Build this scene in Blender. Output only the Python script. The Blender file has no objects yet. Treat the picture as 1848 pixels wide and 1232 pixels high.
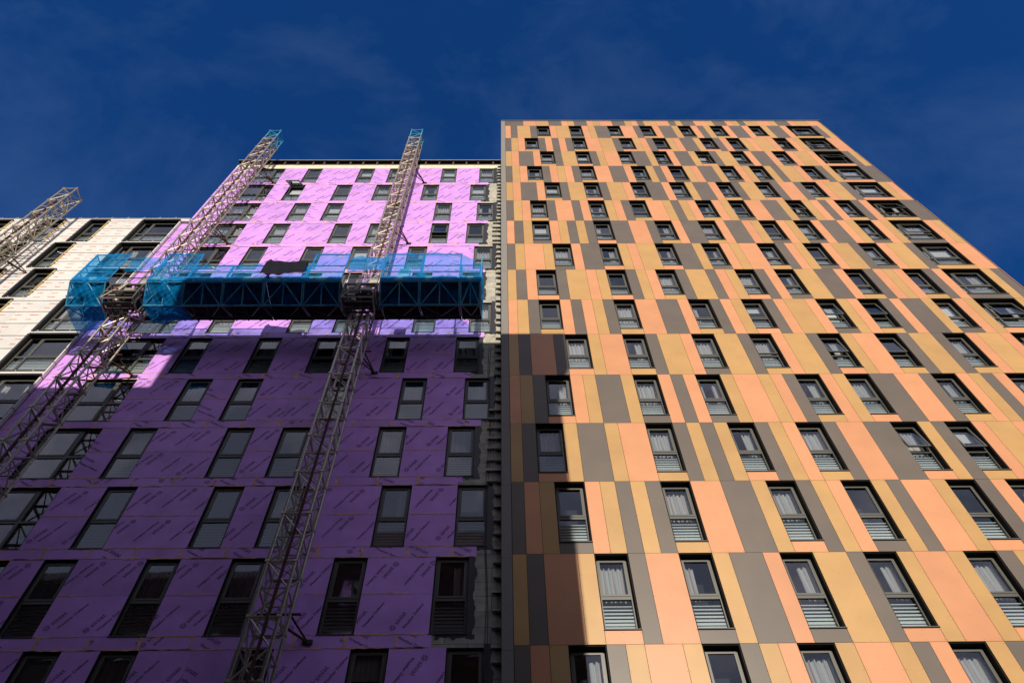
import bpy, bmesh, math, random
from mathutils import Vector, Matrix
random.seed(7)
S = bpy.context.scene
COL = S.collection
R = math.radians

# ------------------------------------------------------------------ camera
cam_d = bpy.data.cameras.new('camera'); cam = bpy.data.objects.new('camera', cam_d); COL.objects.link(cam)
M3 = Matrix(((0.99991387, -0.00362318, -0.01261458),
             (0.0037281, -0.84314007, 0.53768107),
             (-0.01258398, -0.53768178, -0.84305394))).transposed()
cam.matrix_world = Matrix.Translation((0, 0, 1.6)) @ M3.to_4x4()
cam_d.sensor_width = 36; cam_d.lens = 1350 / 1848 * 36
cam_d.clip_start = 0.05; cam_d.clip_end = 6000
S.camera = cam

# ------------------------------------------------------------------ light
SUN = Vector((0.12, -1.0, 0.37)).normalized()
EL = math.asin(SUN.z)
sd = bpy.data.lights.new('sun', 'SUN'); sd.energy = 4.4; sd.angle = R(0.53); sd.color = (1.0, 0.90, 0.76)
so = bpy.data.objects.new('sun', sd); COL.objects.link(so)
so.rotation_euler = SUN.to_track_quat('Z', 'Y').to_euler(); so.location = (10, -40, 60)
W = bpy.data.worlds.new('World'); S.world = W; W.use_nodes = True
nt = W.node_tree; N = nt.nodes; L = nt.links; N.clear()
out = N.new('ShaderNodeOutputWorld'); bg = N.new('ShaderNodeBackground'); sky = N.new('ShaderNodeTexSky')
sky.sky_type = 'NISHITA'; sky.sun_disc = False; sky.sun_elevation = EL
sky.sun_rotation = math.atan2(SUN.x, SUN.y); sky.air_density = 1.0; sky.dust_density = 0.15; sky.ozone_density = 3.0
hs = N.new('ShaderNodeMixRGB'); hs.blend_type = 'MULTIPLY'; hs.inputs[0].default_value = 1; hs.inputs[2].default_value = (0.15, 0.66, 1.38, 1)
L.new(sky.outputs[0], hs.inputs[1])
tc = N.new('ShaderNodeTexCoord')
mp = N.new('ShaderNodeMapping'); mp.inputs['Scale'].default_value = (1.0, 1.6, 1.2); mp.inputs['Rotation'].default_value = (0.3, 0.2, 0.9)
L.new(tc.outputs['Generated'], mp.inputs[0])
n1 = N.new('ShaderNodeTexNoise'); n1.inputs['Scale'].default_value = 3.6; n1.inputs['Detail'].default_value = 10; n1.inputs['Roughness'].default_value = 0.62; n1.inputs['Distortion'].default_value = 0.3
L.new(mp.outputs[0], n1.inputs['Vector'])
r1 = N.new('ShaderNodeMapRange'); r1.inputs[1].default_value = 0.45; r1.inputs[2].default_value = 0.72; r1.inputs[3].default_value = 0.0; r1.inputs[4].default_value = 0.085
L.new(n1.outputs['Fac'], r1.inputs[0])
# the sky behind the photographer, round the low sun, holds more cloud and haze than the deep blue in front
sx = N.new('ShaderNodeSeparateXYZ'); L.new(tc.outputs['Generated'], sx.inputs[0])
r4 = N.new('ShaderNodeMapRange'); r4.interpolation_type = 'SMOOTHSTEP'; r4.inputs[1].default_value = 0.15; r4.inputs[2].default_value = -0.5; r4.inputs[3].default_value = 0.0; r4.inputs[4].default_value = 1.0; L.new(sx.outputs['Y'], r4.inputs[0])
tn = N.new('ShaderNodeMixRGB'); tn.inputs[1].default_value = (0.15, 0.66, 1.38, 1); tn.inputs[2].default_value = (1.0, 0.86, 0.80, 1); L.new(r4.outputs[0], tn.inputs[0]); L.new(tn.outputs[0], hs.inputs[2])
r2 = N.new('ShaderNodeMapRange'); r2.inputs[1].default_value = 0.15; r2.inputs[2].default_value = -0.45; r2.inputs[3].default_value = 1.0; r2.inputs[4].default_value = 9.0
L.new(sx.outputs['Y'], r2.inputs[0])
mu0 = N.new('ShaderNodeMath'); mu0.operation = 'MULTIPLY'; L.new(r1.outputs[0], mu0.inputs[0]); L.new(r2.outputs[0], mu0.inputs[1])
r3 = N.new('ShaderNodeMapRange'); r3.inputs[1].default_value = 0.0; r3.inputs[2].default_value = -0.5; r3.inputs[3].default_value = 0.0; r3.inputs[4].default_value = 0.26; L.new(sx.outputs['Y'], r3.inputs[0])
mu = N.new('ShaderNodeMath'); mu.operation = 'ADD'; mu.use_clamp = True; L.new(mu0.outputs[0], mu.inputs[0]); L.new(r3.outputs[0], mu.inputs[1])
mx = N.new('ShaderNodeMixRGB'); cc = N.new('ShaderNodeMixRGB'); cc.inputs[1].default_value = (3.4, 5.2, 8.8, 1); cc.inputs[2].default_value = (7.8, 7.4, 8.9, 1); L.new(r4.outputs[0], cc.inputs[0]); L.new(cc.outputs[0], mx.inputs[2])
L.new(mu.outputs[0], mx.inputs[0]); L.new(hs.outputs[0], mx.inputs[1]); L.new(mx.outputs[0], bg.inputs[0])
bg.inputs[1].default_value = 0.08
L.new(bg.outputs[0], out.inputs[0])
S.view_settings.view_transform = 'Standard'; S.view_settings.look = 'None'
S.view_settings.exposure = 0.0; S.view_settings.gamma = 1.0
S.render.engine = 'CYCLES'
S.cycles.max_bounces = 8; S.cycles.transparent_max_bounces = 12

# ------------------------------------------------------------------ materials
MATS = {}
TONED = {'panel_peach', 'panel_ochre', 'panel_grey', 'purple', 'purple_strip', 'foil'}
def mat(name, col, rough=0.6, spec=0.4, metal=0.0, noise=0.0, nscale=3.0, bump=0.0, bscale=30.0, streak=0.0):
    m = bpy.data.materials.new(name); m.use_nodes = True; n = m.node_tree.nodes; l = m.node_tree.links
    p = n['Principled BSDF']; p.inputs['Roughness'].default_value = rough; p.inputs['Metallic'].default_value = metal
    p.inputs['Specular IOR Level'].default_value = spec
    p.inputs['Base Color'].default_value = (*col, 1)
    t = n.new('ShaderNodeTexCoord')
    if noise:
        a = n.new('ShaderNodeTexNoise'); a.inputs['Scale'].default_value = nscale; a.inputs['Detail'].default_value = 6
        mpn = n.new('ShaderNodeMapping'); mpn.inputs['Scale'].default_value = (1, 1, 1.0 if not streak else streak)
        l.new(t.outputs['Object'], mpn.inputs[0]); l.new(mpn.outputs[0], a.inputs['Vector'])
        r = n.new('ShaderNodeMapRange'); r.inputs[1].default_value = .25; r.inputs[2].default_value = .75
        r.inputs[3].default_value = 1 - noise; r.inputs[4].default_value = 1 + noise
        l.new(a.outputs['Fac'], r.inputs[0])
        x = n.new('ShaderNodeVectorMath'); x.operation = 'SCALE'; x.inputs[0].default_value = col
        l.new(r.outputs[0], x.inputs['Scale']); l.new(x.outputs[0], p.inputs['Base Color'])
        if name in TONED:      # slight batch-to-batch difference between neighbouring sheets
            at = n.new('ShaderNodeAttribute'); at.attribute_name = 'tone'; sm = n.new('ShaderNodeMath'); sm.operation = 'MULTIPLY_ADD'
            sm.inputs[1].default_value = 1.0; sm.inputs[2].default_value = 0.0; one = n.new('ShaderNodeMath'); one.operation = 'ADD'; one.inputs[1].default_value = 1.0
            l.new(at.outputs['Fac'], one.inputs[0]); l.new(r.outputs[0], sm.inputs[0]); l.new(one.outputs[0], sm.inputs[1]); l.new(sm.outputs[0], x.inputs['Scale'])
    if bump:
        b = n.new('ShaderNodeBump'); b.inputs['Strength'].default_value = bump; b.inputs['Distance'].default_value = 0.01
        a2 = n.new('ShaderNodeTexNoise'); a2.inputs['Scale'].default_value = bscale; a2.inputs['Detail'].default_value = 5
        l.new(t.outputs['Object'], a2.inputs['Vector']); l.new(a2.outputs['Fac'], b.inputs['Height']); l.new(b.outputs[0], p.inputs['Normal'])
    MATS[name] = m
    return m
mat('panel_peach', (.65, .29, .135), .40, .4, noise=.07, nscale=1.3, bump=.25, bscale=.9)
mat('panel_ochre', (.52, .30, .105), .40, .4, noise=.08, nscale=1.3, bump=.25, bscale=.9)
mat('panel_grey', (.135, .108, .086), .40, .4, noise=.10, nscale=1.1, bump=.25, bscale=.9)
mat('rivet', (.22, .12, .07), .5)
mat('trim_grey', (.24, .22, .20), .75, .25, noise=.25, nscale=40, bump=.4)
mat('carcass', (.018, .012, .010), .9, .1)
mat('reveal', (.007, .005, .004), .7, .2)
mat('frame', (.09, .09, .078), .38, .5)
mat('frame_dark', (.030, .032, .036), .4, .5)
mat('room', (.035, .035, .040), .9, .1)
mat('slat', (.60, .62, .60), .5, .3)
mat('sill', (.05, .05, .05), .5, .4)
mat('purple', (.65, .32, .86), .50, .3, noise=.14, nscale=1.6, bump=.25, bscale=1.4)
mat('purple_strip', (.66, .34, .86), .55, .3, noise=.14, nscale=1.6)
mat('print', (.085, .055, .13), .7, .2)
mat('print_faint', (.23, .12, .32), .7, .2)
mat('filler', (.82, .45, .30), .8, .1, noise=.3, nscale=9)
mat('foil', (.70, .68, .65), .5, .4, noise=.06, nscale=2.2, bump=.2, bscale=6)
mat('foil_red', (.62, .20, .12), .7, .2)
mat('foil_joint', (.12, .10, .09), .7, .2)
mat('yellow_edge', (.55, .40, .15), .7, .2, noise=.2, nscale=6)
mat('membrane', (.022, .020, .024), .35, .5, noise=.5, nscale=12, bump=.8, bscale=22)
mat('cream_band', (.72, .67, .50), .8, .2, noise=.15, nscale=4)
mat('fascia', (.10, .065, .045), .8, .2, noise=.4, nscale=5)
mat('coping', (.42, .44, .46), .35, .5, metal=.3)
mat('zinc', (.50, .45, .36), .42, .5, metal=.75, noise=.25, nscale=14)
mat('zinc_dark', (.08, .075, .07), .5, .5, metal=.3, noise=.3, nscale=9)
mat('rust', (.085, .04, .025), .75, .2, noise=.4, nscale=14)
mat('blue_paint', (.06, .36, .55), .45, .4, noise=.15, nscale=8)
mat('teal_steel', (.06, .30, .44), .5, .4, noise=.3, nscale=8)
mat('timber', (.05, .035, .025), .85, .2, noise=.4, nscale=3)
mat('machine', (.035, .032, .030), .45, .5, noise=.5, nscale=11)
mat('machine_light', (.42, .40, .34), .5, .4, noise=.3, nscale=11)
mat('machine_red', (.30, .04, .02), .6, .3)
mat('tarp', (.007, .007, .016), .8, .15, noise=.3, nscale=5, bump=.6, bscale=5)
mat('asphalt', (.05, .05, .05), .9, .2, noise=.25, nscale=12, bump=.3, bscale=60)
mat('paving', (.24, .23, .21), .85, .2, noise=.2, nscale=4)
mat('paint_white', (.75, .75, .72), .7)
mat('opp_wall', (.07, .055, .05), .85, .2, noise=.25, nscale=1.5)
mat('opp_trim', (.25, .24, .23), .8)
mat('white_box', (.75, .74, .70), .6)
mat('item_red', (.45, .06, .05), .6)

def blockwork(name, c1, c2, mortar, sc=1.0, bw=1.1, rh=.45):
    m = mat(name, c1, .85, .2); n = m.node_tree.nodes; l = m.node_tree.links; p = n['Principled BSDF']
    t = n['Texture Coordinate']
    mp = n.new('ShaderNodeMapping'); mp.inputs['Rotation'].default_value = (R(90), 0, 0)
    b = n.new('ShaderNodeTexBrick'); b.inputs['Scale'].default_value = sc; b.inputs['Color1'].default_value = (*c1, 1); b.inputs['Color2'].default_value = (*c2, 1)
    b.inputs['Mortar'].default_value = (*mortar, 1); b.inputs['Mortar Size'].default_value = .008
    b.inputs['Brick Width'].default_value = bw; b.inputs['Row Height'].default_value = rh
    l.new(t.outputs['Object'], mp.inputs[0]); l.new(mp.outputs[0], b.inputs['Vector'])
    no = n.new('ShaderNodeTexNoise'); no.inputs['Scale'].default_value = 3.5; no.inputs['Detail'].default_value = 8; l.new(t.outputs['Object'], no.inputs['Vector'])
    r = n.new('ShaderNodeMapRange'); r.inputs[1].default_value = .3; r.inputs[2].default_value = .7; r.inputs[3].default_value = .65; r.inputs[4].default_value = 1.15
    l.new(no.outputs['Fac'], r.inputs[0])
    x = n.new('ShaderNodeVectorMath'); x.operation = 'SCALE'; l.new(b.outputs['Color'], x.inputs[0]); l.new(r.outputs[0], x.inputs['Scale'])
    l.new(x.outputs[0], p.inputs['Base Color'])
blockwork('block', (.50, .47, .38), (.40, .39, .34), (.12, .11, .10))

def glass(name, tint, refl_rough=.02, base=.06):
    m = bpy.data.materials.new(name); m.use_nodes = True; n = m.node_tree.nodes; l = m.node_tree.links; n.clear()
    o = n.new('ShaderNodeOutputMaterial'); mi = n.new('ShaderNodeMixShader'); tr = n.new('ShaderNodeBsdfTransparent'); gl = n.new('ShaderNodeBsdfGlossy')
    tr.inputs[0].default_value = (*tint, 1); gl.inputs['Roughness'].default_value = refl_rough; gl.inputs[0].default_value = (.93, .96, 1, 1)
    fr = n.new('ShaderNodeFresnel'); fr.inputs[0].default_value = 1.52
    ad = n.new('ShaderNodeMath'); ad.operation = 'MULTIPLY_ADD'; ad.inputs[1].default_value = 1.7; ad.inputs[2].default_value = base; ad.use_clamp = True
    l.new(fr.outputs[0], ad.inputs[0])
    t = n.new('ShaderNodeTexCoord'); no = n.new('ShaderNodeTexNoise'); no.inputs['Scale'].default_value = 1.1; no.inputs['Detail'].default_value = 1
    b = n.new('ShaderNodeBump'); b.inputs['Strength'].default_value = .12; b.inputs['Distance'].default_value = .02
    l.new(t.outputs['Object'], no.inputs['Vector']); l.new(no.outputs['Fac'], b.inputs['Height']); l.new(b.outputs[0], gl.inputs['Normal'])
    l.new(ad.outputs[0], mi.inputs[0]); l.new(tr.outputs[0], mi.inputs[1]); l.new(gl.outputs[0], mi.inputs[2]); l.new(mi.outputs[0], o.inputs[0])
    MATS[name] = m
glass('glass', (.80, .84, .85)); glass('glass_low', (.74, .80, .82), .04, .05)

def netting(name, col, lo, hi, sc=1.2):
    m = bpy.data.materials.new(name); m.use_nodes = True; n = m.node_tree.nodes; l = m.node_tree.links; n.clear()
    o = n.new('ShaderNodeOutputMaterial'); mi = n.new('ShaderNodeMixShader'); tr = n.new('ShaderNodeBsdfTransparent')
    m2 = n.new('ShaderNodeMixShader'); di = n.new('ShaderNodeBsdfDiffuse'); tl = n.new('ShaderNodeBsdfTranslucent'); m2.inputs[0].default_value = .5
    tr.inputs[0].default_value = (.50, .80, 1, 1)
    di.inputs[0].default_value = (*col, 1); tl.inputs[0].default_value = (*col, 1)
    t = n.new('ShaderNodeTexCoord'); no = n.new('ShaderNodeTexNoise'); no.inputs['Scale'].default_value = sc; no.inputs['Detail'].default_value = 5
    r = n.new('ShaderNodeMapRange'); r.inputs[1].default_value = .38; r.inputs[2].default_value = .62; r.inputs[3].default_value = lo; r.inputs[4].default_value = hi
    l.new(t.outputs['Object'], no.inputs['Vector']); l.new(no.outputs['Fac'], r.inputs[0]); l.new(r.outputs[0], mi.inputs[0])
    l.new(di.outputs[0], m2.inputs[1]); l.new(tl.outputs[0], m2.inputs[2]); l.new(tr.outputs[0], mi.inputs[1]); l.new(m2.outputs[0], mi.inputs[2]); l.new(mi.outputs[0], o.inputs[0])
    MATS[name] = m
netting('net', (.02, .42, .88), .14, .46, 2.6); netting('net_low', (.01, .22, .60), .10, .28, 2.0); netting('net_wrap', (.01, .36, .84), .45, .80, 2.5); netting('net_dense', (.02, .34, .80), .50, .78)  # lower net is a darker blue copy, shade put into its colour

def curtain_mat():
    m = mat('curtain', (.72, .70, .66), .9, .1); n = m.node_tree.nodes; l = m.node_tree.links; p = n['Principled BSDF']
    t = n['Texture Coordinate']; w = n.new('ShaderNodeTexWave'); w.inputs['Scale'].default_value = 1.6; w.inputs['Distortion'].default_value = .6
    rmp = n.new('ShaderNodeValToRGB'); e = rmp.color_ramp.elements; e[0].position = .0; e[0].color = (.45, .26, .26, 1); e[1].position = .09; e[1].color = (.42, .44, .45, 1)
    l.new(t.outputs['Object'], w.inputs['Vector']); l.new(w.outputs['Fac'], rmp.inputs[0]); l.new(rmp.outputs[0], p.inputs['Base Color'])
curtain_mat()
mat('blind', (.58, .61, .62), .8, .1)

# ------------------------------------------------------------------ mesh builder
class MB:
    def __init__(s): s.v = []; s.f = []; s.m = []; s.mats = []
    def mi(s, name):
        if name not in s.mats: s.mats.append(name)
        return s.mats.index(name)
    def poly(s, pts, mt):
        b = len(s.v); s.v += [tuple(p) for p in pts]; s.f.append(tuple(range(b, b + len(pts)))); s.m.append(s.mi(mt))
    def box(s, x0, x1, y0, y1, z0, z1, mt, skip=''):
        if x0 > x1: x0, x1 = x1, x0
        b = len(s.v); k = s.mi(mt)
        s.v += [(x0, y0, z0), (x1, y0, z0), (x1, y1, z0), (x0, y1, z0), (x0, y0, z1), (x1, y0, z1), (x1, y1, z1), (x0, y1, z1)]
        F = {'b': (3, 2, 1, 0), 't': (4, 5, 6, 7), 'f': (0, 1, 5, 4), 'r': (1, 2, 6, 5), 'k': (2, 3, 7, 6), 'l': (3, 0, 4, 7)}
        for c, q in F.items():
            if c not in skip: s.f.append(tuple(b + i for i in q)); s.m.append(k)
    def tube(s, p, q, r, mt, n=6, caps=True, r2=None):
        p = Vector(p); q = Vector(q); d = q - p
        if d.length < 1e-6: return
        d.normalize(); a = d.orthogonal().normalized(); c = d.cross(a); b = len(s.v); k = s.mi(mt); r2 = r if r2 is None else r2
        for P, rr in ((p, r), (q, r2)):
            for i in range(n):
                t = 2 * math.pi * (i + .5) / n; s.v.append(tuple(P + a * math.cos(t) * rr + c * math.sin(t) * rr))
        for i in range(n):
            j = (i + 1) % n; s.f.append((b + i, b + j, b + n + j, b + n + i)); s.m.append(k)
        if caps:
            s.f.append(tuple(b + i for i in range(n))[::-1]); s.m.append(k); s.f.append(tuple(b + n + i for i in range(n))); s.m.append(k)
    def bar(s, p, q, w, h, mt):
        s.tube(p, q, math.hypot(w, h) / 2, mt, 4)
    def grid(s, fn, nu, nv, mt):
        b = len(s.v); k = s.mi(mt)
        for j in range(nv + 1):
            for i in range(nu + 1): s.v.append(tuple(fn(i / nu, j / nv)))
        for j in range(nv):
            for i in range(nu):
                a = b + j * (nu + 1) + i; s.f.append((a, a + 1, a + nu + 2, a + nu + 1)); s.m.append(k)
    def add(s, mesh, M):
        b = len(s.v); s.v += [tuple(M @ v.co) for v in mesh.vertices]
        idx = [s.mi(mm.name) for mm in mesh.materials]
        for p in mesh.polygons: s.f.append(tuple(b + i for i in p.vertices)); s.m.append(idx[p.material_index])
    def mesh(s, name, smooth=False):
        me = bpy.data.meshes.new(name); me.from_pydata(s.v, [], s.f)
        for mm in s.mats: me.materials.append(MATS[mm])
        me.polygons.foreach_set('material_index', s.m)
        if smooth: me.polygons.foreach_set('use_smooth', [True] * len(s.f))
        if any(mm in TONED for mm in s.mats):
            rt_ = random.Random(len(s.f)); vals = []; cur = 0
            for i, fc in enumerate(s.f):
                if len(fc) == 4 and (i == 0 or fc[0] >= mxv): cur = rt_.uniform(-.055, .055)
                mxv = max(fc) + 1 if i == 0 or fc[0] >= mxv else mxv
                vals.append(cur)
            me.attributes.new('tone', 'FLOAT', 'FACE').data.foreach_set('value', vals)
        me.update(); return me
    def obj(s, name, parent=None, smooth=False, loc=None):
        return link(name, s.mesh(name, smooth), parent, loc)
def link(name, me, parent=None, loc=None):
    o = bpy.data.objects.new(name, me); COL.objects.link(o)
    if parent: o.parent = parent
    if loc: o.location = loc
    return o
def tag(o, label=None, cat=None, group=None, kind=None):
    for k, v in (('label', label), ('category', cat), ('group', group), ('kind', kind)):
        if v: o[k] = v
    return o
def thing(name, label, cat, loc=(0, 0, 0), group=None):
    o = bpy.data.objects.new(name, None); COL.objects.link(o); o.location = loc; o.empty_display_size = .5
    return tag(o, label, cat, group)

# ------------------------------------------------------------------ windows
H = 2.31       # opening height (above the sill)
TR = 1.04      # transom height above sill
def sash_mesh(w, h, fm):
    b = MB(); t = .058
    b.box(0, w, 0, .05, h - t, h, fm); b.box(0, w, 0, .05, 0, t, fm); b.box(0, t, 0, .05, t, h - t, fm); b.box(w - t, w, 0, .05, t, h - t, fm)
    return b
PART = {}
def cached(key, fn):
    if key not in PART: PART[key] = fn()
    return PART[key]
def frame_mesh(w, h, fm, div):
    b = MB(); t = .05; d0, d1 = .0, .075
    b.box(0, w, d0, d1, h - t, h, fm); b.box(0, w, d0, d1, 0, t, fm)
    b.box(0, t, d0, d1, t, h - t, fm); b.box(w - t, w, d0, d1, t, h - t, fm)
    b.box(t, w - t, d0, d1, TR - .045, TR + .045, fm)
    if div:
        b.box(div - .04, div + .04, d0 - .003, d1, t, TR - .045, fm); b.box(div - .04, div + .04, d0 - .003, d1, TR + .045, h - t, fm)
    return b.mesh('window')
def glass_mesh(w, h, mt):
    b = MB(); b.poly([(0, 0, 0), (w, 0, 0), (w, 0, h), (0, 0, h)], mt); return b.mesh('pane')
def slats_mesh(w, h):
    b = MB(); n = int(h / .108)
    for i in range(n):
        z = .02 + i * .108; fh = .088 - .062 * i / max(1, n - 1)
        b.box(0, w, .0, .012, z, z + fh, 'slat')
        b.box(.0, w, .013, .06, z + fh - .012, z + fh, 'slat')
    b.poly([(0, .16, 0), (w, .16, 0), (w, .16, h), (0, .16, h)], 'room')
    return b.mesh('louvre_panel')
def curtain_mesh(w, h, kind, seed):
    rnd = random.Random(seed); b = MB(); spans = {1: [(0, w)], 2: [(0, w * .26), (w * .72, w)], 3: [(w * .55, w)], 4: [(0, w * .42)], 5: [(0, w)], 6: [(0, w)]}[kind]
    for a, c in spans:
        ph = rnd.random() * 6; top = h - (.02 if kind != 5 else .04)
        n = max(8, int((c - a) * 46))
        def fn(u, v):
            x = a + (c - a) * u
            y = .03 * math.sin(x * 52 + ph + v * .8) + .018 * math.sin(x * 91 + ph * 2) + .012 * math.sin(x * 23 + v * 3)
            if kind >= 5: y *= .15
            if kind == 6: lo = h * (.35, .6, .5)[seed % 3]; return (x, y, lo + (h - lo) * v)
            return (x, y, top * v - .06)
        b.grid(fn, n, 5, 'blind' if kind >= 5 else 'curtain')
    return b.mesh('curtain', True)
WIN_GROUP = {}
def reveal_mesh(w, h, d, sd):
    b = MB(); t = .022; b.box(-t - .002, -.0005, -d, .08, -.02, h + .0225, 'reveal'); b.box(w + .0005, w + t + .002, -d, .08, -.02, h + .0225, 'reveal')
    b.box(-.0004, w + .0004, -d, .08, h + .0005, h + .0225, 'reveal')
    b.box(.0, w, .085, .60, -.018, h, 'room', skip='f')
    return b.mesh('reveal')
def sill_mesh(w, d, sd):
    b = MB(); b.box(-.036, w + .036, -d - sd, -.001, -.03, -.001, 'sill'); return b.mesh('sill')
def window_pieces(w, h, fm, lay, curt, opened, seed, d=.17, sd=.06):
    """list of (name, mesh, matrix); the first is the frame, local x right, y inward, z up from sill"""
    T = Matrix.Translation; out = []
    div = {'s': None, 'rl': w * .27, 'lr': w * .66}[lay]
    out.append(('window', cached(('f', w, h, fm, lay), lambda: frame_mesh(w, h, fm, div)), Matrix.Identity(4)))
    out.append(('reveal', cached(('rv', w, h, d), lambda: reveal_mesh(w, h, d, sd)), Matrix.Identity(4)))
    out.append(('sill', cached(('si', w, d, sd), lambda: sill_mesh(w, d, sd)), Matrix.Identity(4)))
    cols = [(.05, w - .05)] if not div else [(.05, div - .04), (div + .04, w - .05)]
    main = 0 if lay in ('s', 'lr') else 1
    for ci, (a, c) in enumerate(cols):
        ww = c - a; hh = h - .05 - TR - .045; z0 = TR + .045
        if ci == main:
            ang = opened
            Mx = T((a, -.012, z0 + hh)) @ Matrix.Rotation(-R(ang), 4, 'X') @ T((0, 0, -hh))
            out.append(('sash', cached(('s', ww, hh, fm), lambda: sash_mesh(ww, hh, fm).mesh('sash')), Mx))
            out.append(('pane', cached(('g', ww, hh), lambda: glass_mesh(ww - .11, hh - .11, 'glass')), Mx @ T((.055, .022, .055))))
        else:
            out.append(('pane', cached(('g2', ww, hh), lambda: glass_mesh(ww, hh, 'glass')), T((a, .03, z0))))
        out.append(('pane', cached(('gl', ww), lambda: glass_mesh(ww, TR - .095, 'glass_low')), T((a, .03, .05))))
        out.append(('louvre_panel', cached(('sl', ww), lambda: slats_mesh(ww, TR - .095)), T((a, .07, .05))))
        if curt:
            sd_ = seed % 3
            out.append(('curtain', cached(('c', ww, hh, curt, sd_), lambda: curtain_mesh(ww, hh, curt, sd_)), T((a, .19, z0))))
    return out
def room_box(b, x0, x1, y, z0, z1, dep=.75):
    b.box(x0, x1, y, y + dep, z0, z1, 'room', skip='f')
def put_window(parent, x, y, z, pieces, label=None):
    f = None
    for nm, me, Mx in pieces:
        o = bpy.data.objects.new(nm, me); COL.objects.link(o)
        if f is None:
            f = o; o.parent = parent; o.location = (x, y, z)
            if label: o['label'] = label
        else:
            o.parent = f; o.matrix_local = Mx
    return f

# ------------------------------------------------------------------ clad tower (right)
DR = 15.10; MW = .439; K0 = .602; ZT = 53.79; Z1 = 52.69; FH = 2.691
KX = lambda k: K0 + MW * k if k >= 0 else .24
ROWS = [
 "eG G2 P2 Y2 G2 P1 Y1 G2 P1 Y1 P2 G2 Y1 P1 G1 Y2 P2 G1 Y1 G2 P2 Y1 G2 P1 Y1 G1 Y2 P2 Y1 G2 P1 Y2 P2",
 "eP G1 Y2 G1 WY2 P1 Y2 WG2 P1 Y1 G2 WY2 P2 G1 WY2 P1 G2 Y1 WG2 P1 G1 Y1 WY2 P1 G2 P1 WP2 Y1 G2 P1 WY4 G1 Y1",
 "eG Y1 P1 WY2 G1 P1 G1 P1 G1 WY2 P2 Y2 G1 WP2 Y1 P1 G1 WP2 Y1 P1 G2 Y1 WP2 G1 P1 WG2 Y1 P1 Y2 P1 WG2 P1 Y1 WG4 P2",
 "eY P1 G2 P1 WY2 G1 Y2 WP2 G1 Y1 P2 WY2 G2 Y1 WG2 P1 G2 Y1 WP2 G1 Y2 WG2 P1 G2 P1 WG2 P1 Y2 P1 WP4 G1 Y1",
 "eG Y1 P1 WY2 G1 P1 Y1 P1 G1 WY2 P2 G2 P1 WG2 Y1 G1 P1 WG2 Y1 P1 G2 Y1 WG2 P1 Y1 WG2 Y1 G1 Y2 P1 WP2 G1 Y1 WP4 G2",
 "eY P1 G2 P1 WY2 G1 Y2 WP2 G1 Y2 P1 WY2 G2 P1 WG2 Y1 G2 P1 WY2 G1 Y2 WP2 G1 P2 G1 WY2 P1 Y2 G1 WP4 Y1 P1",
 "eG Y1 P1 WY2 G1 P2 G1 P1 WG2 Y1 P1 G1 WY2 P2 Y1 G1 Y1 P1 WY2 P1 Y1 WG2 P2 G2 Y1 WG2 Y1 P1 G1 P1 WY2 G1 P1 WY4 G2",
 "eP G1 Y1 WG2 P1 Y1 G1 Y1 G1 WP2 G2 P2 G1 WY2 P1 G2 WY2 P1 G2 P1 Y1 WG2 P1 Y1 WG2 P1 G2 P1 Y1 WG2 P1 Y1 WG4 P1 Y1",
 "eG Y1 P2 Y1 WG2 P1 G2 WP2 Y1 P1 Y2 WP2 G2 Y1 WG2 P1 Y1 P2 WY2 G1 P1 Y1 WG2 P1 Y2 G1 WG2 P1 Y2 G1 WY4 P2",
 "eY G1 P1 WP2 G1 Y2 P1 Y1 WP2 G1 Y1 P1 WY2 G1 Y2 G1 P1 Y1 WP2 G1 P1 WG2 Y2 G2 P1 WY2 G1 P1 Y1 P1 WY2 G1 P1 WG4 Y1 G1",
 "eP Y1 G1 WY2 P1 G1 P1 Y1 G1 WY2 P2 G2 P1 WY2 G1 P1 Y1 WP2 G1 P1 Y2 P1 WG2 Y1 P1 WY2 G1 P1 G2 Y1 WG2 P1 Y1 WP4 Y2",
 "eY G1 P2 G1 WP2 Y1 P2 WY2 G1 Y2 P1 WG2 Y2 G1 WY2 P1 Y2 G1 WP2 Y1 P2 WY2 G1 Y2 G1 WY2 P1 Y2 P1 WG4 G1 Y1",
 "eP Y1 G1 WP2 P1 Y1 G2 Y1 WG2 P1 G1 P1 WG2 Y1 P2 Y1 P1 G1 WY2 P1 Y1 WP2 G2 P2 G1 WY2 P1 Y1 G1 P1 WY2 G1 P1 WY4 G2",
 "eY G1 WP2 Y1 G2 Y1 P2 WY2 G1 Y1 G1 Y1 WP2 G1 Y1 P1 WY2 G1 P2 G2 WP2 Y1 G1 WY2 P1 Y2 P1 G1 WP2 Y1 P1 G1 WG4 P1 Y1",
 "eG P1 Y1 WG2 P1 Y1 G1 Y1 G1 WY2 P2 G2 Y1 WP2 G1 Y1 P1 WG2 Y1 G1 P2 Y1 WP2 G1 P1 WY2 G1 P2 Y1 G1 WY2 P1 G1 WY4 G2",
 "eY G1 P2 Y1 WP2 G1 P2 WG2 Y1 G2 P1 WG2 Y2 G1 WP2 Y1 P2 Y1 WP2 G1 Y1 P1 WG2 P1 G1 Y2 P1 WY2 G1 P2 WP4 G1 Y1",
 "eG P1 Y1 WG2 G1 Y1 P2 Y1 WP2 G1 Y1 P1 WG2 Y1 P2 Y1 G1 P1 WY2 Y1 G2 P1 WY2 P1 G1 Y1 WG2 P2 Y1 G1 WY2 P1 Y1 WY4 P2"]
OPEN_R = {(2, 39): 14, (3, 26): 15, (3, 43): 12, (6, 33): 9, (6, 43): 12, (10, 28): 8, (10, 32): 8, (10, 43): 7, (11, 20): 3, (11, 26): 7, (11, 31): 6, (13, 27): 9, (13, 31): 8, (2, 43): 4, (7, 43): 4}
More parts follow.
